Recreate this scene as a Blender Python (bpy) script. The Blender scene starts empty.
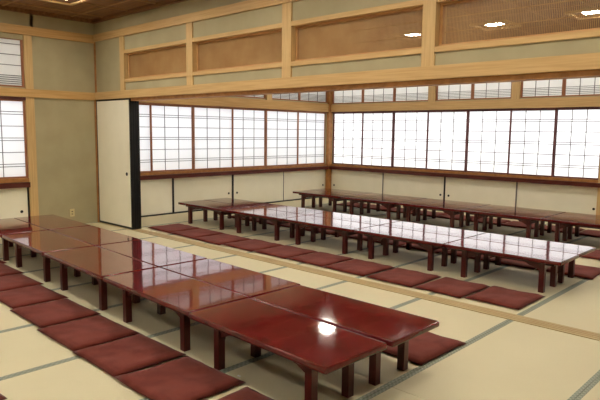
import bpy, bmesh, math, random
from mathutils import Vector, Matrix, noise
random.seed(7)
scn = bpy.context.scene
COL = scn.collection

# ------------------------------------------------------------------ materials
def mat(name):
    m = bpy.data.materials.new(name); m.use_nodes = True
    nt = m.node_tree; nt.nodes.clear()
    out = nt.nodes.new('ShaderNodeOutputMaterial')
    return m, nt, out
def N(nt, t, **kw):
    n = nt.nodes.new(t)
    for k, v in kw.items():
        if k in n.inputs: n.inputs[k].default_value = v
        else: setattr(n, k, v)
    return n
def col(c): return (c[0], c[1], c[2], 1)
def noisy(name, c1, c2, scale=(1, 1, 1), nscale=6, rough=.6, bump=0, bscale=80, spec=.3, detail=3, lo=.35, hi=.65, coat=0, sheen=0, bdist=.002):
    m, nt, out = mat(name)
    tc = N(nt, 'ShaderNodeTexCoord'); mp = N(nt, 'ShaderNodeMapping'); mp.inputs['Scale'].default_value = scale
    nt.links.new(tc.outputs['Object'], mp.inputs['Vector'])
    nz = N(nt, 'ShaderNodeTexNoise', Scale=nscale, Detail=detail)
    nt.links.new(mp.outputs[0], nz.inputs['Vector'])
    mr = N(nt, 'ShaderNodeMapRange'); mr.inputs['From Min'].default_value = lo; mr.inputs['From Max'].default_value = hi
    nt.links.new(nz.outputs['Fac'], mr.inputs['Value'])
    mx = N(nt, 'ShaderNodeMix'); mx.data_type = 'RGBA'
    mx.inputs[6].default_value = col(c1); mx.inputs[7].default_value = col(c2)
    nt.links.new(mr.outputs[0], mx.inputs[0])
    b = N(nt, 'ShaderNodeBsdfPrincipled'); b.inputs['Roughness'].default_value = rough
    b.inputs['Specular IOR Level'].default_value = spec
    b.inputs['Coat Weight'].default_value = coat; b.inputs['Coat Roughness'].default_value = .04
    b.inputs['Sheen Weight'].default_value = sheen
    nt.links.new(mx.outputs[2], b.inputs['Base Color'])
    if bump:
        n2 = N(nt, 'ShaderNodeTexNoise', Scale=bscale, Detail=2)
        nt.links.new(tc.outputs['Object'] if bscale != nscale else mp.outputs[0], n2.inputs['Vector'])
        bp = N(nt, 'ShaderNodeBump', Strength=bump, Distance=bdist)
        nt.links.new(n2.outputs['Fac'], bp.inputs['Height']); nt.links.new(bp.outputs[0], b.inputs['Normal'])
    nt.links.new(b.outputs[0], out.inputs[0])
    return m
M = {}
M['plaster'] = noisy('plaster', (.395, .345, .210), (.435, .385, .238), nscale=3, rough=.9, bump=.25, bscale=220)
M['wood_x'] = noisy('pale_wood_x', (.55, .35, .145), (.64, .43, .195), scale=(.5, 12, 12), nscale=5, rough=.5)
M['wood_y'] = noisy('pale_wood_y', (.53, .32, .115), (.62, .39, .16), scale=(12, .5, 12), nscale=5, rough=.5)
M['wood_z'] = noisy('pale_wood_z', (.56, .37, .16), (.65, .45, .21), scale=(12, 12, .5), nscale=5, rough=.5)
M['amber'] = noisy('amber_wood', (.34, .15, .045), (.45, .21, .065), scale=(3, 3, 3), nscale=5, rough=.5)
M['inner_amber'] = noisy('inner_frame_wood', (.48, .25, .09), (.56, .32, .13), nscale=5, rough=.5)
M['ceiling'] = noisy('ceiling_wood', (.17, .080, .034), (.25, .125, .056), scale=(.6, 9, 9), nscale=3, rough=.6)
M['ceiling_seam'] = noisy('ceiling_batten_wood', (.33, .19, .09), (.40, .24, .12), nscale=5, rough=.6)
M['lattice'] = noisy('lattice_wood', (.52, .32, .13), (.58, .38, .17), nscale=5, rough=.6)
M['frame_red'] = noisy('red_brown_frame', (.29, .115, .055), (.37, .16, .08), nscale=4, rough=.5)
M['frame_dark'] = noisy('plum_brown_frame', (.10, .030, .028), (.15, .05, .045), nscale=4, rough=.5)
M['sill'] = noisy('dark_red_sill', (.075, .016, .012), (.12, .028, .02), scale=(1, 1, 6), nscale=4, rough=.3)
M['bar'] = noisy('lattice_bar_grey_brown', (.14, .13, .125), (.18, .165, .155), nscale=4, rough=.7)
M['door_cream'] = noisy('cream_door_paper', (.87, .83, .67), (.90, .86, .70), nscale=4, rough=.85)
M['black'] = noisy('black_lacquer', (.004, .004, .005), (.008, .008, .009), nscale=4, rough=.35, spec=.4)
M['metal'] = noisy('dark_pull_metal', (.01, .009, .008), (.02, .018, .015), nscale=40, rough=.4)
M['plate'] = noisy('cream_plastic', (.62, .53, .28), (.64, .55, .30), nscale=4, rough=.4)
M['slot'] = noisy('dark_slot', (.02, .02, .02), (.03, .03, .03), nscale=4, rough=.6)
M['cushion'] = noisy('maroon_cushion_fabric', (.130, .025, .017), (.180, .040, .028), nscale=9, rough=.95, bump=.5, bscale=260, spec=.1, sheen=.1)
M['cush_tag'] = noisy('white_tag', (.8, .8, .78), (.82, .82, .8), nscale=4, rough=.8)
M['table_leg'] = noisy('dark_red_leg_lacquer', (.060, .007, .006), (.095, .011, .008), nscale=6, rough=.28, spec=.5)
M['table_under'] = noisy('dark_red_frame_lacquer', (.045, .006, .005), (.07, .009, .007), nscale=6, rough=.35, spec=.4)
M['wood_rail'] = noisy('floor_rail_wood', (.40, .30, .135), (.47, .36, .17), scale=(.5, 14, 14), nscale=5, rough=.5)
M['light_frame'] = noisy('pale_lamp_frame', (.62, .43, .20), (.70, .50, .25), nscale=5, rough=.5)

# lacquered table top: mottled red brown, glossy, slightly wavy
def table_mat():
    m, nt, out = mat('dark_red_lacquer_top')
    tc = N(nt, 'ShaderNodeTexCoord')
    nz = N(nt, 'ShaderNodeTexNoise', Scale=14, Detail=5, Roughness=.65, Distortion=.6)
    nt.links.new(tc.outputs['Object'], nz.inputs['Vector'])
    cr = N(nt, 'ShaderNodeValToRGB')
    e = cr.color_ramp.elements
    e[0].position = .32; e[0].color = (.065, .0026, .0042, 1)
    e[1].position = .72; e[1].color = (.215, .010, .013, 1)
    nt.links.new(nz.outputs['Fac'], cr.inputs[0])
    b = N(nt, 'ShaderNodeBsdfPrincipled', Roughness=.07)
    b.inputs['IOR'].default_value = 1.6
    b.inputs['Specular IOR Level'].default_value = .5
    b.inputs['Coat Weight'].default_value = .5; b.inputs['Coat IOR'].default_value = 1.6; b.inputs['Coat Roughness'].default_value = .035
    nt.links.new(cr.outputs[0], b.inputs['Base Color'])
    n2 = N(nt, 'ShaderNodeTexNoise', Scale=7, Detail=1.0)
    nt.links.new(tc.outputs['Object'], n2.inputs['Vector'])
    bp = N(nt, 'ShaderNodeBump', Strength=.16, Distance=.003)
    nt.links.new(n2.outputs['Fac'], bp.inputs['Height']); nt.links.new(bp.outputs[0], b.inputs['Normal']); nt.links.new(bp.outputs[0], b.inputs['Coat Normal'])
    nt.links.new(b.outputs[0], out.inputs[0])
    return m
M['table_top'] = table_mat()
M['table_edge'] = noisy('dark_red_lacquer_edge', (.075, .005, .005), (.12, .009, .009), nscale=10, rough=.16, spec=.5)

def tatami_mat():
    m, nt, out = mat('tatami_straw')
    tc = N(nt, 'ShaderNodeTexCoord')
    nz = N(nt, 'ShaderNodeTexNoise', Scale=1.6, Detail=4)
    nt.links.new(tc.outputs['Object'], nz.inputs['Vector'])
    mp = N(nt, 'ShaderNodeMapping'); mp.inputs['Scale'].default_value = (60, 900, 1)
    nt.links.new(tc.outputs['Object'], mp.inputs['Vector'])
    nf = N(nt, 'ShaderNodeTexNoise', Scale=1, Detail=1)
    nt.links.new(mp.outputs[0], nf.inputs['Vector'])
    mx = N(nt, 'ShaderNodeMix'); mx.data_type = 'RGBA'
    mx.inputs[6].default_value = (.57, .505, .325, 1); mx.inputs[7].default_value = (.69, .625, .42, 1)
    ad = N(nt, 'ShaderNodeMath', operation='MULTIPLY_ADD'); ad.inputs[1].default_value = .35; 
    nt.links.new(nf.outputs['Fac'], ad.inputs[0]); 
    sc = N(nt, 'ShaderNodeMath', operation='MULTIPLY'); sc.inputs[1].default_value = .65
    nt.links.new(nz.outputs['Fac'], sc.inputs[0]); nt.links.new(sc.outputs[0], ad.inputs[2])
    nt.links.new(ad.outputs[0], mx.inputs[0])
    b = N(nt, 'ShaderNodeBsdfPrincipled', Roughness=.62); b.inputs['Specular IOR Level'].default_value = .25
    nt.links.new(mx.outputs[2], b.inputs['Base Color'])
    bp = N(nt, 'ShaderNodeBump', Strength=.15, Distance=.001)
    nt.links.new(nf.outputs['Fac'], bp.inputs['Height']); nt.links.new(bp.outputs[0], b.inputs['Normal'])
    nt.links.new(b.outputs[0], out.inputs[0])
    return m
M['tatami'] = tatami_mat()
def border_mat():
    m, nt, out = mat('tatami_border_cloth')
    tc = N(nt, 'ShaderNodeTexCoord')
    ck = N(nt, 'ShaderNodeTexChecker', Scale=62)
    ck.inputs['Color1'].default_value = (.22, .24, .185, 1); ck.inputs['Color2'].default_value = (.31, .33, .265, 1)
    nt.links.new(tc.outputs['Object'], ck.inputs['Vector'])
    b = N(nt, 'ShaderNodeBsdfPrincipled', Roughness=.85)
    nt.links.new(ck.outputs[0], b.inputs['Base Color']); nt.links.new(b.outputs[0], out.inputs[0])
    return m
M['border'] = border_mat()
M['seam'] = noisy('tatami_seam', (.05, .05, .035), (.07, .07, .05), nscale=5, rough=.9)

def paper_mat(name, c, tr):
    m, nt, out = mat(name)
    t = N(nt, 'ShaderNodeBsdfTranslucent'); t.inputs[0].default_value = col(c)
    d = N(nt, 'ShaderNodeBsdfDiffuse'); d.inputs[0].default_value = (.75, .74, .72, 1)
    mx = N(nt, 'ShaderNodeMixShader'); mx.inputs[0].default_value = tr
    nt.links.new(d.outputs[0], mx.inputs[1]); nt.links.new(t.outputs[0], mx.inputs[2])
    nt.links.new(mx.outputs[0], out.inputs[0])
    return m
M['paper'] = paper_mat('shoji_paper', (.90, .91, .93), .62)
M['paper_dim'] = paper_mat('shoji_paper_thick', (.80, .80, .78), .38)
def emit(name, c, s):
    m, nt, out = mat(name)
    e = N(nt, 'ShaderNodeEmission', Strength=s); e.inputs[0].default_value = col(c)
    nt.links.new(e.outputs[0], out.inputs[0]); return m
LAMP = 50.0
M['lamp'] = emit('lamp_diffuser', (1, .93, .80), LAMP)

# ------------------------------------------------------------------ mesh helpers
class MB:
    def __init__(s): s.bm = bmesh.new(); s.mats = []
    def mi(s, m):
        if m not in s.mats: s.mats.append(m)
        return s.mats.index(m)
    def box(s, x0, x1, y0, y1, z0, z1, m, bev=0):
        b = bmesh.new()
        v = [b.verts.new((x, y, z)) for x in (x0, x1) for y in (y0, y1) for z in (z0, z1)]
        for f in ((0, 1, 3, 2), (4, 6, 7, 5), (0, 4, 5, 1), (2, 3, 7, 6), (0, 2, 6, 4), (1, 5, 7, 3)):
            b.faces.new([v[i] for i in f])
        bmesh.ops.recalc_face_normals(b, faces=b.faces)
        if bev:
            bmesh.ops.bevel(b, geom=list(b.edges), offset=bev, segments=2, affect='EDGES', profile=.7)
        s.merge(b, m)
        return s
    def merge(s, b, m):
        i = s.mi(m); mp = {}
        for v in b.verts: mp[v] = s.bm.verts.new(v.co)
        for f in b.faces:
            try:
                nf = s.bm.faces.new([mp[v] for v in f.verts]); nf.material_index = i; nf.smooth = f.smooth
            except ValueError: pass
        b.free()
    def cyl(s, c, axis, r, h, m, seg=20):
        b = bmesh.new()
        bmesh.ops.create_cone(b, cap_ends=True, segments=seg, radius1=r, radius2=r * .9, depth=h)
        q = Vector((0, 0, 1)).rotation_difference(Vector(axis)).to_matrix().to_4x4()
        bmesh.ops.transform(b, matrix=Matrix.Translation(c) @ q, verts=b.verts)
        s.merge(b, m); return s
    def prism(s, pts, y0, y1, m):       # outline in x,z swept along y
        b = bmesh.new()
        a = [b.verts.new((p[0], y0, p[1])) for p in pts]; c = [b.verts.new((p[0], y1, p[1])) for p in pts]
        n = len(pts)
        b.faces.new(a); b.faces.new(c[::-1])
        for i in range(n): b.faces.new((a[i], c[i], c[(i + 1) % n], a[(i + 1) % n]))
        bmesh.ops.recalc_face_normals(b, faces=b.faces)
        s.merge(b, m); return s
    def build(s, name, parent=None, loc=None):
        me = bpy.data.meshes.new(name); s.bm.to_mesh(me); s.bm.free()
        for m in s.mats: me.materials.append(M[m])
        o = bpy.data.objects.new(name, me); COL.objects.link(o)
        if parent: o.parent = parent
        if loc: o.location = loc
        return o
def struct(o):
    o['kind'] = 'structure'; return o
def tag(o, label, cat, group=None):
    o['label'] = label; o['category'] = cat
    if group: o['group'] = group
    return o
def empty(name, loc, rz=0):
    o = bpy.data.objects.new(name, None); COL.objects.link(o)
    o.location = loc; o.rotation_euler = (0, 0, rz); o.empty_display_size = .1
    return o
def copy_tree(o, parent=None):
    c = o.copy(); COL.objects.link(c); c.parent = parent
    for ch in [q for q in bpy.data.objects if q.parent == o]: copy_tree(ch, c)
    return c

# ------------------------------------------------------------------ dimensions (metres)
D = 5.264            # far wall of the inner room
XR = 9.6             # right wall
YN = -6.0            # wall behind the camera
ZC = 2.93            # ceiling
HB = 1.80            # underside of the lintel band
HT = 1.905           # its top
PT = .13             # thickness of the partition

# wall frames: along, out-into-room, height -> world
def far(a0, a1, n0, n1, z0, z1): return (a0, a1, D - n1, D - n0, z0, z1)
def left(a0, a1, n0, n1, z0, z1): return (n0, n1, a0, a1, z0, z1)
def wb(mb, fr, a0, a1, n0, n1, z0, z1, m, bev=0):
    mb.box(*fr(a0, a1, n0, n1, z0, z1), m, bev)

# ------------------------------------------------------------------ floor
f = MB()
f.box(-.15, XR + .1, YN - .1, D + .15, -.12, -.012, 'tatami')
X0 = 1.62; PX = .784
xb = [X0 + PX * k for k in range(-3, 11)]
def mats(y0, y1, off):
    edges = [x for x in xb if -.3 < x < XR]
    xs = [0.0] + [x for x in edges if x > .1] + [XR]
    for i in range(len(xs) - 1):
        a, b = xs[i], xs[i + 1]
        ys = [y0]
        y = y0 + (off if i % 2 else off + 0)
        while y < y1 - .05:
            if y > y0 + .05: ys.append(y)
            y += PX * 2
        ys.append(y1)
        bw = .023
        for j in range(len(ys) - 1):
            c, d = ys[j] + .0015, ys[j + 1] - .0015
            f.box(a + .0015 + bw, b - .0015 - bw, c, d, -.014, 0, 'tatami')
            f.box(a + .0015, a + bw + .0015, c, d, -.014, .0012, 'border')
            f.box(b - bw - .0015, b - .0015, c, d, -.014, .0012, 'border')
        f.box(b - .0015, b + .0015, y0, y1, -.02, -.003, 'seam')
mats(.112, D, PX * 2)
mats(YN, -.035, 1.25)
struct(f.build('floor'))
r = MB()
r.box(0, XR, -.035, .112, -.03, .004, 'wood_rail', .002)
for y in (.005, .038, .072):
    r.box(.0, XR, y - .002, y + .002, .003, .0048, 'amber')
struct(r.build('trim_1'))

# ------------------------------------------------------------------ ceiling
c = MB()
c.box(-.15, XR + .1, YN - .1, D + .15, ZC, ZC + .12, 'ceiling')
x = .35
while x < XR:
    c.box(x - .012, x + .012, PT, D, ZC - .012, ZC + .01, 'ceiling_seam')
    c.box(x - .012, x + .012, YN, -.001, ZC - .012, ZC + .01, 'ceiling_seam')
    x += .66
for y in (-5.2, -4.2, -3.2, -2.2, -1.25, -.35, .7, 1.7, 2.7, 3.35, 4.45):
    c.box(0, XR, y - .012, y + .012, ZC - .009, ZC + .01, 'ceiling_seam')
c.box(0, .05, YN, -.0, ZC - .05, ZC, 'ceiling'); c.box(0, XR, -.05, 0, ZC - .05, ZC, 'ceiling')
struct(c.build('ceiling'))

# ------------------------------------------------------------------ solid walls
w = MB()   # right-hand wall
w.box(XR, XR + .12, YN, D, -.12, ZC + .12, 'plaster')
struct(w.build('wall_right'))
w = MB()
w.box(-.12, XR + .12, YN - .12, YN, -.12, ZC + .12, 'plaster')
struct(w.build('wall_near'))
w = MB()   # left wall: solid stretches between the openings
TW = .14
def solid(mb, fr, a0, a1, z0, z1): wb(mb, fr, a0, a1, -TW, 0, z0, z1, 'plaster')
solid(w, left, -.90, 0, 0, ZC)
solid(w, left, 0, PT, 0, ZC)
solid(w, left, YN, -4.6, 0, ZC)
solid(w, left, -4.6, -.86, 2.535, ZC)
solid(w, left, PT, D, 2.36, ZC)
solid(w, left, PT, D, HB + .02, 1.985)
solid(w, left, -4.6, -.86, HB, 1.915)
wb(w, left, PT, D, -.55, -.5, 0, .66, 'plaster'); wb(w, left, -4.6, -.86, -.55, -.5, 0, .66, 'plaster')
wb(w, left, PT, D, -.55, -.10, .62, .66, 'plaster'); wb(w, left, -4.6, -.86, -.55, -.10, .62, .66, 'plaster')
wb(w, left, -4.65, D, -.55, 0, -.12, 0, 'plaster')
struct(w.build('wall_left'))
w = MB()   # far wall
solid(w, far, -.14, XR, 2.36, ZC)
solid(w, far, -.14, XR, HB + .02, 1.965)
solid(w, far, 8.55, XR, 0, ZC)
wb(w, far, -.14, 8.6, -.55, -.5, 0, .66, 'plaster'); wb(w, far, -.14, 8.6, -.55, -.10, .62, .66, 'plaster')
wb(w, far, -.14, 8.6, -.55, 0, -.12, 0, 'plaster')
w.box(-.14, -.02, D - .10, D + .14, -.12, ZC + .12, 'plaster'); w.box(-.14, .04, D + .0, D + .14, -.12, ZC + .12, 'plaster')
struct(w.build('wall_far'))
w = MB()   # partition above the sliding doors
seg = [(.0, .727), (.84, 2.26), (2.38, 3.862), (3.99, 5.462), (5.582, 7.06), (7.18, 8.66), (8.78, XR)]
w.box(0, .727, 0, PT, HT - .03, ZC, 'plaster')
w.box(.727, XR, 0, PT, 2.44, ZC, 'plaster')
w.box(.727, XR, 0, PT, HT - .03, 2.01, 'plaster')
struct(w.build('wall_middle'))

tn = [1]
def trim(mb):
    tn[0] += 1; return struct(mb.build('trim_%d' % tn[0]))
# partition bands
t = MB(); t.box(0.0, XR, -.03, PT + .03, HB, HT, 'wood_x', .003); trim(t)
t = MB(); t.box(0.0, XR, .0, PT, HB - .04, HB, 'amber', .002)
trim(t)
t = MB(); t.box(0.0, XR, -.028, 0, 2.622, 2.722, 'wood_x', .003); trim(t)
# struts of the partition
for a, b in ((.727, .84), (2.26, 2.38), (3.862, 3.99), (5.462, 5.582), (7.06, 7.18), (8.66, 8.78)):
    t = MB(); t.box(a, b, -.018, PT + .018, HT, 2.622, 'wood_z', .003); trim(t)
t = MB(); t.box(0, .035, -.012, .0, HT, 2.622, 'amber', .002); t.box(0, .03, -.03, 0, 0, HB, 'amber', .002); trim(t)
# transom panels with their fine lattice
TLAB = ['short wooden lattice transom panel nearest the left corner, above the cream sliding door',
        'wooden lattice transom panel second from the left corner',
        'wooden lattice transom panel above the inner corner post, third from the left',
        'long wooden lattice transom panel at top right, ceiling lamp showing through',
        'wooden lattice transom panel at the right-hand end of the partition', 'last wooden lattice transom panel by the right wall']
for k, (a, b) in enumerate(seg[1:6]):
    root = empty('transom_panel', ((a + b) / 2, .05, 2.01))
    W = (b - a) / 2; H = .43
    tag(root, TLAB[k], 'transom panel', 'lattice transoms over the partition')
    g = MB()
    g.box(-W, W, -.065, .06, 0, .045, 'wood_x', .003); g.box(-W, W, -.065, .06, H - .045, H, 'wood_x', .003)
    g.build('outer_rail', root)
    g = MB()
    for s in (-1, 1):
        g.box(s * W - .026 if s > 0 else -W, s * W if s > 0 else -W + .026, -.005, .04, .045, H - .045, 'inner_amber', .002)
    g.box(-W + .026, W - .026, -.005, .04, .045, .065, 'inner_amber', .002); g.box(-W + .026, W - .026, -.005, .04, H - .065, H - .045, 'inner_amber', .002)
    g.build('inner_frame', root)
    g = MB(); n = int((2 * W - .052) / .012)
    for i in range(1, n):
        xx = -W + .026 + i * (2 * W - .052) / n
        g.box(xx - .0009, xx + .0009, .008, .021, .065, H - .065, 'lattice')
    for z in (.16, .27): g.box(-W + .026, W - .026, .020, .024, z - .004, z + .004, 'lattice')
    g.build('lattice', root)

# left wall bands, posts
t = MB(); wb(t, left, YN, .0, 0, .028, HB - .01, HT - .005, 'wood_y', .003); trim(t)
t = MB(); wb(t, left, YN, 0, 0, .028, 2.60, 2.715, 'wood_y', .003); trim(t)
t = MB(); wb(t, left, PT, D, 0, .03, HB, 1.965, 'wood_y', .003); trim(t)
t = MB(); wb(t, left, PT, D, 0, .03, 2.33, 2.43, 'wood_y', .003); trim(t)
t = MB(); wb(t, left, -1.0, -.89, -.10, .016, 0, 2.60, 'wood_z', .003); trim(t)
t = MB(); wb(t, left, 3.40, 3.54, -.08, .022, 1.965, 2.33, 'wood_z', .002); trim(t)
t = MB(); wb(t, left, 1.66, 1.80, -.08, .022, 1.965, 2.33, 'wood_z', .002); trim(t)
# far wall bands
t = MB(); wb(t, far, 0, XR, 0, .03, HB, 1.95, 'wood_x', .003); trim(t)
t = MB(); wb(t, far, 0, XR, 0, .03, 2.31, 2.41, 'wood_x', .003); trim(t)
for a in (2.37, 3.93, 5.42, 7.0):
    t = MB(); wb(t, far, a, a + .14, -.08, .022, 1.95, 2.31, 'wood_z', .002); trim(t)
# corner post of the inner room and the post on the far wall
t = MB(); t.box(-.02, .05, D - .09, D + .02, 0, ZC, 'amber', .003); trim(t)
t = MB(); wb(t, far, 5.345, 5.46, -.10, .02, 0, HB, 'wood_z', .003); trim(t)
# rails under lintel (top track) and under the windows, dark sill boards
t = MB(); wb(t, left, PT, D, -.09, .012, HB - .02, HB, 'frame_red', .002); trim(t)
t = MB(); wb(t, far, 0, 8.55, -.09, .012, HB - .02, HB + .0, 'frame_dark', .002); trim(t)
t = MB(); wb(t, left, PT, D, -.10, .012, .66, .705, 'amber', .003); trim(t)
t = MB(); wb(t, far, 0, 8.55, -.10, .012, .66, .705, 'amber', .003); trim(t)
t = MB(); wb(t, left, PT, D, -.10, .05, .592, .66, 'sill', .006); trim(t)
t = MB(); wb(t, far, 0, 8.55, -.10, .05, .592, .66, 'sill', .006); trim(t)
t = MB(); wb(t, left, -4.6, -1.0, -.10, .012, .655, .71, 'amber', .003); trim(t)
t = MB(); wb(t, left, -4.6, -1.0, -.10, .05, .585, .655, 'sill', .006); trim(t)
t = MB(); wb(t, left, -4.6, -1.0, -.09, .012, HB - .05, HB, 'frame_dark', .002); trim(t)
# dark floor line along the cupboards
t = MB(); wb(t, left, PT, D - .09, -.05, .004, 0, .018, 'black'); trim(t)
t = MB(); wb(t, far, .05, 8.55, -.05, .004, 0, .018, 'black'); trim(t)

# ------------------------------------------------------------------ paper windows
wn = [0]
def shoji(fr, a0, a1, z0, z1, track, fm, style, paper='paper', bar=.009, sw=.026):
    wn[0] += 1
    n1 = -.012 - .030 * track; n0 = n1 - .026
    g = MB()
    wb(g, fr, a0, a0 + sw, n0, n1, z0, z1, fm); wb(g, fr, a1 - sw, a1, n0, n1, z0, z1, fm)
    wb(g, fr, a0 + sw, a1 - sw, n0, n1, z0, z0 + .022, fm); wb(g, fr, a0 + sw, a1 - sw, n0, n1, z1 - .018, z1, fm)
    root = struct(g.build('window_%d' % wn[0]))
    p = MB(); wb(p, fr, a0 + sw, a1 - sw, n0 + .004, n0 + .005, z0 + .022, z1 - .018, paper)
    p.build('window_paper', root)
    k = MB(); b = bar / 2
    m0, m1 = n0 + .006, n0 + .014
    for q in (1, 2):
        a = a0 + sw + (a1 - a0 - 2 * sw) * q / 3
        wb(k, fr, a - b, a + b, m0, m1, z0 + .022, z1 - .018, 'bar')
    A0, A1 = a0 + sw, a1 - sw
    if style == 'low':
        H = z1 - z0
        for q in range(1, 6):
            z = z1 - H * q / 6
            for dz in ((-.017, .017) if q % 2 else (0,)):
                wb(k, fr, A0, A1, m0, m1 + .001, z + dz - b, z + dz + b, 'bar')
    elif style == 'transom':
        for q in range(5):
            z = z0 + .045 + q * .026
            wb(k, fr, A0, A1, m0, m1 + .001, z - b * .8, z + b * .8, 'bar')
    elif style == 'tall':
        for z in [z0 + .045 + q * .026 for q in range(5)] + [z0 + .045 + .104 + .135 * q for q in (1, 2, 3)]:
            wb(k, fr, A0, A1, m0, m1 + .001, z - b, z + b, 'bar')
    k.build('window_lattice', root)
yb = [.12, .925, 1.748, 2.604, 3.43, 4.305, D - .085]
for i in range(6):
    shoji(left, yb[i] - (.012 if i else 0), yb[i + 1] + .012 * (i < 5), .705, HB - .02, i % 2, 'frame_red', 'low')
xs = [.05, .848, 1.59, 2.354, 3.147, 3.922, 4.652, 5.345]
for i in range(7):
    shoji(far, xs[i] - (.010 if i else 0), xs[i + 1] + (.010 if i < 6 else 0), .705, HB - .02, (i + 1) % 2, 'frame_dark', 'low', bar=.011)
xs2 = [5.46, 6.23, 7.0, 7.77, 8.55]
for i in range(4):
    shoji(far, xs2[i], xs2[i + 1], .705, HB - .02, i % 2, 'frame_dark', 'low', bar=.011)
for a, b in ((.14, .93), (.93, 1.66), (1.80, 2.60), (2.60, 3.40), (3.54, 4.33), (4.33, D - .09)):
    shoji(left, a, b, 1.985, 2.345, 0, 'frame_red', 'transom', 'paper_dim')
for a, b in ((.05, .84), (.84, 1.60), (1.60, 2.37), (2.51, 3.22), (3.22, 3.93), (4.07, 4.745), (4.745, 5.42), (5.56, 6.28), (6.28, 7.0), (7.14, 7.85), (7.85, 8.55)):
    shoji(far, a, b, 1.965, 2.325, 0, 'frame_red', 'transom', 'paper_dim')
shoji(left, -1.9, -1.0, .71, HB - .05, 0, 'frame_red', 'low'); shoji(left, -2.8, -1.9, .71, HB - .05, 1, 'frame_red', 'low')
shoji(left, -3.7, -2.8, .71, HB - .05, 0, 'frame_red', 'low'); shoji(left, -4.6, -3.7, .71, HB - .05, 1, 'frame_red', 'low')
for i in range(4): shoji(left, -1.9 - .9 * i, -1.0 - .9 * i, 1.915, 2.545, i % 2, 'frame_red', 'tall', 'paper_dim')

# ------------------------------------------------------------------ low built-in cupboards under the windows
def cupboard(fr, doors, label, joints):
    g = MB(); a0, a1 = doors[0][0], doors[-1][1]
    wb(g, fr, a0, a1, -.45, -.08, .02, .585, 'door_cream')
    root = tag(g.build('low_cupboard'), label, 'cupboard', 'built-in cupboards below the paper windows')
    for i, (a, b, hs) in enumerate(doors):
        p = MB(); n1 = -.018 - .012 * (i % 2)
        wb(p, fr, a + .006, b - .006, n1 - .03, n1, .02, .590, 'door_cream', .002)
        d = p.build('door', root)
        for h in hs:
            q = MB(); x0, x1, y0, y1, z0, z1 = fr(h, h, n1, n1, .255, .255)
            ax = (0, -1, 0) if fr is far else (1, 0, 0)
            q.cyl(Vector((x0, y0, z0)), ax, .021, .008, 'metal'); q.build('handle', d)
    for a, wd, m in joints:
        q = MB(); wb(q, fr, a - wd / 2, a + wd / 2, -.04, -.012, .018, .590, m); q.build('door_frame', root)
cupboard(left, [(.13, 1.317, ()), (1.317, 2.602, (2.515,)), (2.602, 3.9, (2.70,)), (3.9, 5.17, (5.10,))],
         'long low cupboard with cream sliding doors on the left wall of the inner room', [(1.317, .035, 'black'), (2.602, .032, 'black'), (3.9, .012, 'bar')])
cupboard(far, [(.05, 1.388, (.129,)), (1.388, 2.757, (2.67,)), (2.757, 4.088, (2.843,)), (4.088, 5.345, (5.295,))],
         'long low cupboard with cream sliding doors on the far wall behind the back table row', [(1.388, .010, 'bar'), (2.757, .032, 'black'), (4.088, .018, 'bar')])
cupboard(far, [(5.46, 7.0, (5.6,)), (7.0, 8.55, (8.4,))], 'low cupboard with cream doors at the right end of the far wall', [(7.0, .03, 'black')])
cupboard(left, [(-4.6, -3.4, ()), (-3.4, -2.2, ()), (-2.2, -1.0, (-1.105,))],
         'low cupboard with cream doors at the left edge, beside the pale wooden post', [(-3.4, .03, 'black'), (-2.2, .03, 'black'), (-1.012, .022, 'black')])

# ------------------------------------------------------------------ stacked sliding doors of the partition
for i in range(4):
    y0 = -.018 + i * .036
    x0, x1 = .035, .965 + .0015 * i
    root = empty('door_%d' % (i + 1), ((x0 + x1) / 2, y0 + .014, .006)); struct(root)
    W = (x1 - x0) / 2; H = HB - .012 if i == 0 else HB - .045
    if i == 0: H = HB - .012
    g = MB()
    g.box(-W, -W + .014, -.014, .014, 0, H, 'black'); g.box(W - .022, W, -.016, .017, 0, H, 'black', .002)
    g.box(-W + .014, W - .022, -.014, .014, 0, .026, 'black'); g.box(-W + .014, W - .022, -.014, .014, H - .018, H, 'black')
    g.build('door_frame', root)
    g = MB(); g.box(-W + .014, W - .022, -.010, .010, .026, H - .018, 'door_cream'); g.build('door_panel', root)
    g = MB(); g.cyl(Vector((W - .12, -.012, .76)), (0, -1, 0), .026, .006, 'metal'); g.build('door_handle', root)

# ------------------------------------------------------------------ wall outlet
o = MB(); o.box(0.0, .010, -.035, .035, -.055, .055, 'plate', .003)
outlet = o.build('wall_outlet', None, (0, -.417, .178))
tag(outlet, 'small cream outlet plate low on the green plaster wall', 'outlet')
for z in (-.018, .018):
    o = MB(); o.box(.008, .0105, -.011, .011, z - .006, z + .006, 'slot'); o.build('socket', outlet)

# ------------------------------------------------------------------ ceiling lamps
def lamp():
    root = empty('ceiling_light', (0, 0, ZC))
    g = MB(); s = .27; w_ = .045
    for a in (-1, 1):
        g.box(-s, s, a * s - w_ if a > 0 else -s, s if a > 0 else -s + w_, -.028, 0.0, 'light_frame', .003)
        g.box(a * s - w_ if a > 0 else -s, s if a > 0 else -s + w_, -s + w_, s - w_, -.028, 0.0, 'light_frame', .003)
    g.build('frame', root)
    g = MB(); g.box(-.125, .125, -.125, .125, -.006, -.001, 'lamp'); g.build('diffuser', root)
    g = MB()
    for a in (-1, 1):
        g.box(-s + w_, s - w_, min(a * .12, a * .225), max(a * .12, a * .225), -.008, 0, 'ceiling')
        g.box(min(a * .12, a * .225), max(a * .12, a * .225), -.12, .12, -.008, 0, 'ceiling')
    g.build('recess_board', root)
    return root
L0 = lamp()
first = True
XL = [1.10, 2.42, 3.74, 5.06, 6.38, 7.70]
XF = [1.15, 2.88, 4.22, 5.53, 6.85, 8.2]
spots = [(x, -.98, 'front') for x in XL] + [(x, -2.9, 'mid') for x in XL] + [(x, -4.8, 'rear') for x in XL] + \
        [(x, 1.55, 'inner') for x in XF] + [(x, 3.92, 'far') for x in XF]
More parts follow.
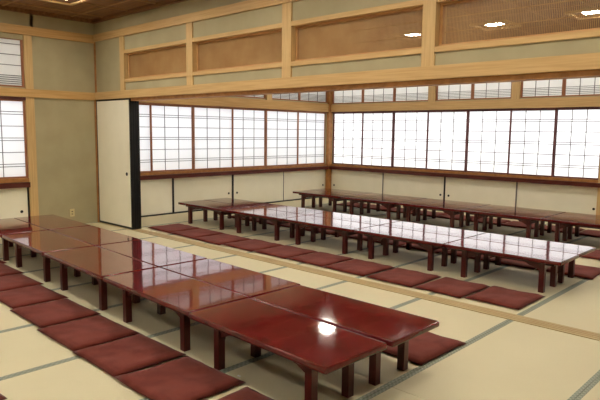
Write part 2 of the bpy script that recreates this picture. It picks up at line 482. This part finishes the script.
NUM = ['first', 'second', 'third', 'fourth', 'fifth', 'sixth']
WHERE = {'front': 'front room row along the partition', 'mid': 'middle row of front room', 'rear': 'front room row over the camera',
         'inner': 'inner room row behind the partition', 'far': 'inner room row near the far windows'}
for i, (x, y, g_) in enumerate(spots):
    o = L0 if first else copy_tree(L0); first = False
    o.location = (x, y, ZC)
    tag(o, 'square ceiling lamp, %s from the left wall, %s' % (NUM[i % 6], WHERE[g_]), 'ceiling lamp', 'ceiling lamps ' + WHERE[g_])

# ------------------------------------------------------------------ low tables
TL, TD, TH = 1.098, .466, .31
def make_table(style):
    root = empty('low_table', (0, 0, 0))
    b = bmesh.new()
    bmesh.ops.create_cube(b, size=1)
    bmesh.ops.scale(b, vec=(TL, TD, .032), verts=b.verts)
    ve = [e for e in b.edges if abs(e.verts[0].co.z - e.verts[1].co.z) > .01]
    bmesh.ops.bevel(b, geom=ve, offset=.014, segments=4, affect='EDGES', profile=.5)
    he = [e for e in b.edges if abs(e.verts[0].co.z - e.verts[1].co.z) < .001 and all(len(f_.verts) > 4 or abs(f_.normal.z) < .5 for f_ in e.link_faces) and len([f_ for f_ in e.link_faces if abs(f_.normal.z) > .9]) == 1]
    bmesh.ops.bevel(b, geom=he, offset=.009, segments=3, affect='EDGES', profile=.6)
    for f_ in b.faces: f_.smooth = abs(f_.normal.z) < .95
    bmesh.ops.translate(b, vec=(0, 0, TH - .016), verts=b.verts)
    g = MB(); g.mi('table_top'); g.merge(b, 'table_edge')
    for f_ in g.bm.faces:
        if f_.calc_area() > .1 and f_.calc_center_median().z > TH - .01: f_.material_index = 0
    g.build('tabletop', root)
    lx, ly = TL / 2 - .18, TD / 2 - .095
    # frame under the top
    g = MB(); zt = TH - .032
    for s in (-1, 1):
        g.box(-lx - .10, lx + .10, s * ly - .012, s * ly + .012, zt - .030, zt, 'table_under', .002)
        g.box(s * lx - .012, s * lx + .012, -ly + .012, ly - .012, zt - .030, zt, 'table_under', .002)
    g.build('apron', root)
    L = .0232
    for sx in (-1, 1):
        for sy in (-1, 1):
            g = MB(); g.box(-L, L, -L, L, 0, zt - (.0 if style else 0), 'table_leg', .003)
            g.build('leg', root, (sx * lx, sy * ly, 0))
        g = MB(); g.box(sx * lx - .010, sx * lx + .010, -ly + L, ly - L, zt - .075, zt - .030, 'table_under', .002)
        g.build('crossbar', root)
    # curved brackets inside the legs
    for sx in (-1, 1):
        for sy in (-1, 1):
            g = MB(); x0 = lx - L; zz = zt - .03
            R_ = .13 if style else .07; dp = .055 if style else .035
            pts = [(x0, zz), (x0, zz - dp), (x0 - .02, zz - dp + .006)]
            for k in range(1, 7):
                u = k / 6.0
                pts.append((x0 - .02 - (R_ - .02) * u, zz - (dp - .006) * (1 - u) ** 1.2 - .010 * math.sin(u * math.pi) * (1 if k > 3 else .2)))
            pts = [(sx * p[0], p[1]) for p in pts]
            g.prism(pts, sy * ly - .008, sy * ly + .008, 'table_leg'); g.build('bracket', root)
    return root
proto = make_table(1)
used = [False]
ORD = ['first', 'second', 'third', 'fourth', 'fifth']
PXT = 1.105; XE = 6.37
rows = [('front', -1.275, 'nearest'), ('middle', 1.745, 'middle'), ('back', 4.195, 'back')]
SIDE = {0: 'window side', 1: 'camera side'}
LOOK = {('front', 4, 1): 'glossy dark red lacquered low table with a white lamp glint, nearest table, camera side',
        ('front', 4, 0): 'glossy dark red low table at the near end of the front row, window side',
        ('middle', 4, 1): 'dark red low table mirroring white windows, right end of middle row, camera side',
        ('middle', 4, 0): 'dark red low table at the right end of the middle row, window side'}
for rname, yf, rw in rows:
    for k in range(5):
        for s in (0, 1):
            o = copy_tree(proto) if used[0] else proto; used[0] = True
            x = XE - PXT * (4 - k) - TL / 2
            y = yf - TD / 2 - s * .4715
            rz = 0
            if rname == 'front':
                rz = [-.046, -.046, -.042, -.034, 0][k]
                y += [.185, .135, .085, .04, .0][k] 
                x += [-.005, .015, .03, .045, .062 if s == 0 else .045][k] + math.sin(rz) * (.236 if s else -.236)
                if k == 4 and s == 1: y -= .012; rz = -.03
            else: rz = random.uniform(-.003, .003)
            o.location = (x, y, 0); o.rotation_euler = (0, 0, rz)
            lab = LOOK.get((rname, k, s)) or 'dark red lacquered low table, %s from the left in the %s row, %s' % (ORD[k], rw, SIDE[s])
            tag(o, lab, 'low table', 'low tables of the %s row' % rw)

# ------------------------------------------------------------------ floor cushions
def cushion_mesh(seed, fold=False):
    b = bmesh.new(); n = 14; W, Dp, T = .545, .53, .032
    def pt(i, j, top):
        u = -1 + 2 * i / n; v = -1 + 2 * j / n
        e = 1 - max(abs(u), abs(v)) ** 6
        x = u * W / 2 * (1 - .025 * (1 - v * v)); y = v * Dp / 2 * (1 - .025 * (1 - u * u))
        nz = noise.noise(Vector((u * 1.3 + seed * 3.1, v * 1.3, seed)))
        nz2 = noise.noise(Vector((u * 4 + seed, v * 4, seed * 2)))
        if top: z = .012 + (T - .012 + .009 * nz + .004 * nz2) * max(e, 0) ** .3
        else: z = .012 - .010 * max(e, 0) ** .3
        x += .006 * noise.noise(Vector((u * 3, v * 3, seed + 9))); y += .006 * noise.noise(Vector((u * 3, v * 3, seed + 19)))
        if fold and u < -.55 and v < -.2: z += .02 * (-.55 - u) * 2 * (-.2 - v)
        return (x, y, z)
    top = [[b.verts.new(pt(i, j, True)) for j in range(n + 1)] for i in range(n + 1)]
    bot = [[(top[i][j] if i in (0, n) or j in (0, n) else b.verts.new(pt(i, j, False))) for j in range(n + 1)] for i in range(n + 1)]
    for i in range(n):
        for j in range(n):
            q = b.faces.new((top[i][j], top[i + 1][j], top[i + 1][j + 1], top[i][j + 1])); q.smooth = True
            q = b.faces.new((bot[i][j + 1], bot[i + 1][j + 1], bot[i + 1][j], bot[i][j])); q.smooth = True
    g = MB(); g.merge(b, 'cushion')
    me = bpy.data.meshes.new('floor_cushion'); g.bm.to_mesh(me); g.bm.free(); me.materials.append(M['cushion'])
    return me
cm = [cushion_mesh(s) for s in (1.3, 2.7, 4.1, 5.9)] + [cushion_mesh(7.7, True)]
def cushion(x0, x1, y0, y1, label, group, mi=None, rz=None):
    o = bpy.data.objects.new('floor_cushion', cm[random.randrange(4) if mi is None else mi]); COL.objects.link(o)
    o.location = ((x0 + x1) / 2, (y0 + y1) / 2, 0)
    o.scale = ((x1 - x0) / .545, (y1 - y0) / .53, 1)
    o.rotation_euler = (0, 0, random.uniform(-.02, .02) if rz is None else rz)
    tag(o, label, 'cushion', group); return o
def ordn(i): return ['first', 'second', 'third', 'fourth', 'fifth', 'sixth', 'seventh', 'eighth', 'ninth', 'tenth'][i]
# in front of the nearest row
A = [(1.44, 1.98, -2.02), (1.98, 2.53, -2.06), (2.54, 3.045, -2.095), (3.05, 3.60, -2.13), (3.61, 4.175, -2.15), (4.185, 4.74, -2.165), (4.745, 5.265, -2.165), (5.275, 5.815, -2.17), (5.86, 6.40, -2.20)]
for i, (a, b, y) in enumerate(A):
    if i == 8: lab = 'maroon floor cushion cut by the bottom edge, beside the nearest table'
    elif i == 7: lab = 'rumpled maroon floor cushion with a lifted corner, next to last in the nearest line'
    else: lab = 'maroon floor cushion before the nearest table row, %s from its left end' % ordn(i)
    c_ = cushion(a - .055, b - .055, y - .465 + [.07, .07, .06, .05, .04, .02, .01, 0, 0][i], y + .02, lab, 'floor cushions in front of the nearest table row', 4 if i == 7 else None, .0)
    if i == 7:
        g = MB(); g.box(.20, .222, .262, .276, .026, .029, 'cush_tag', .001); tg = g.build('tag', c_); tg['label'] = 'small white tag'
cushion(4.50, 5.06, -3.66, -3.135, 'maroon floor cushion in the bottom left corner, only a corner in view', 'floor cushions of the camera-side line', None, .03)
# last one on the window side of the nearest row
cushion(5.76, 6.325, -1.265, -.735, 'single maroon floor cushion half under the window side of the nearest table', 'floor cushions behind the nearest table row', 1, -.03)
# in front of the middle row
B = [(1.03, 1.60), (1.61, 2.14), (2.15, 2.69), (2.70, 3.24), (3.25, 3.77), (3.78, 4.29), (4.30, 4.82), (4.84, 5.355), (5.37, 5.835), (5.84, 6.31)]
BY = [.17, .15, .13, .16, .17, .18, .17, .16, .17, .20]
for i, (a, b) in enumerate(B):
    cushion(a - .03, b - .03, BY[i] + .015, BY[i] + .55, 'maroon floor cushion between floor rail and middle table row, %s from the left' % ordn(i), 'floor cushions in front of the middle table row', None, random.uniform(-.035, .01))
# behind the middle row
for i in range(10):
    a = .93 + .545 * i
    cushion(a, a + .54, 1.66, 2.19, ('maroon floor cushion behind the right end of the middle row, overhung by its table' if i == 9 else 'maroon floor cushion behind the middle table row, %s from the left' % ordn(i)), 'floor cushions behind the middle table row')
# before the back row (only its right end shows)
for i in (8, 9):
    a = .93 + .545 * i
    cushion(a, a + .54, 2.66, 3.19, ['maroon floor cushion before the back table row, next to the last one', 'maroon floor cushion before the right end of the back table row'][i - 8], 'floor cushions in front of the back table row')
# behind the back row
for i in range(10):
    a = 1.02 + .545 * i
    cushion(a, a + .54, 4.18, 4.71, 'maroon floor cushion between back table row and far cupboard, %s from the left' % ordn(i), 'floor cushions behind the back table row')

# ------------------------------------------------------------------ daylight
wd = bpy.data.worlds.new('World'); scn.world = wd; wd.use_nodes = True
bg = wd.node_tree.nodes['Background']; bg.inputs[0].default_value = (.985, .985, 1.0, 1); bg.inputs[1].default_value = 1.85
sd = bpy.data.lights.new('sun', 'SUN'); sd.energy = 5; sd.angle = .03; sd.color = (1, .97, .92)
so = bpy.data.objects.new('sun', sd); COL.objects.link(so)
dv = Vector((.05, -1, -.75)); so.rotation_euler = dv.to_track_quat('-Z', 'Y').to_euler()

# ------------------------------------------------------------------ camera
cam = bpy.data.cameras.new('camera'); cam.sensor_width = 36; cam.lens = 575.99 / 600 * 36
co = bpy.data.objects.new('camera', cam); COL.objects.link(co)
fw = Vector((-0.68176583, 0.72218983, -0.11677841)); r2 = Vector((0.72616291, 0.68742171, 0.0117822)); u2 = Vector((-0.088785, 0.07676745, 0.9930881))
mt = Matrix((r2, u2, -fw)).transposed().to_4x4(); mt.translation = Vector((8.02528514, -4.13713171, 1.36724715))
co.matrix_world = mt
scn.camera = co
scn.view_settings.view_transform = 'Standard'; scn.view_settings.look = 'None'
scn.view_settings.gamma = 1; scn.view_settings.exposure = 0.56
scn.view_settings.use_curve_mapping = False
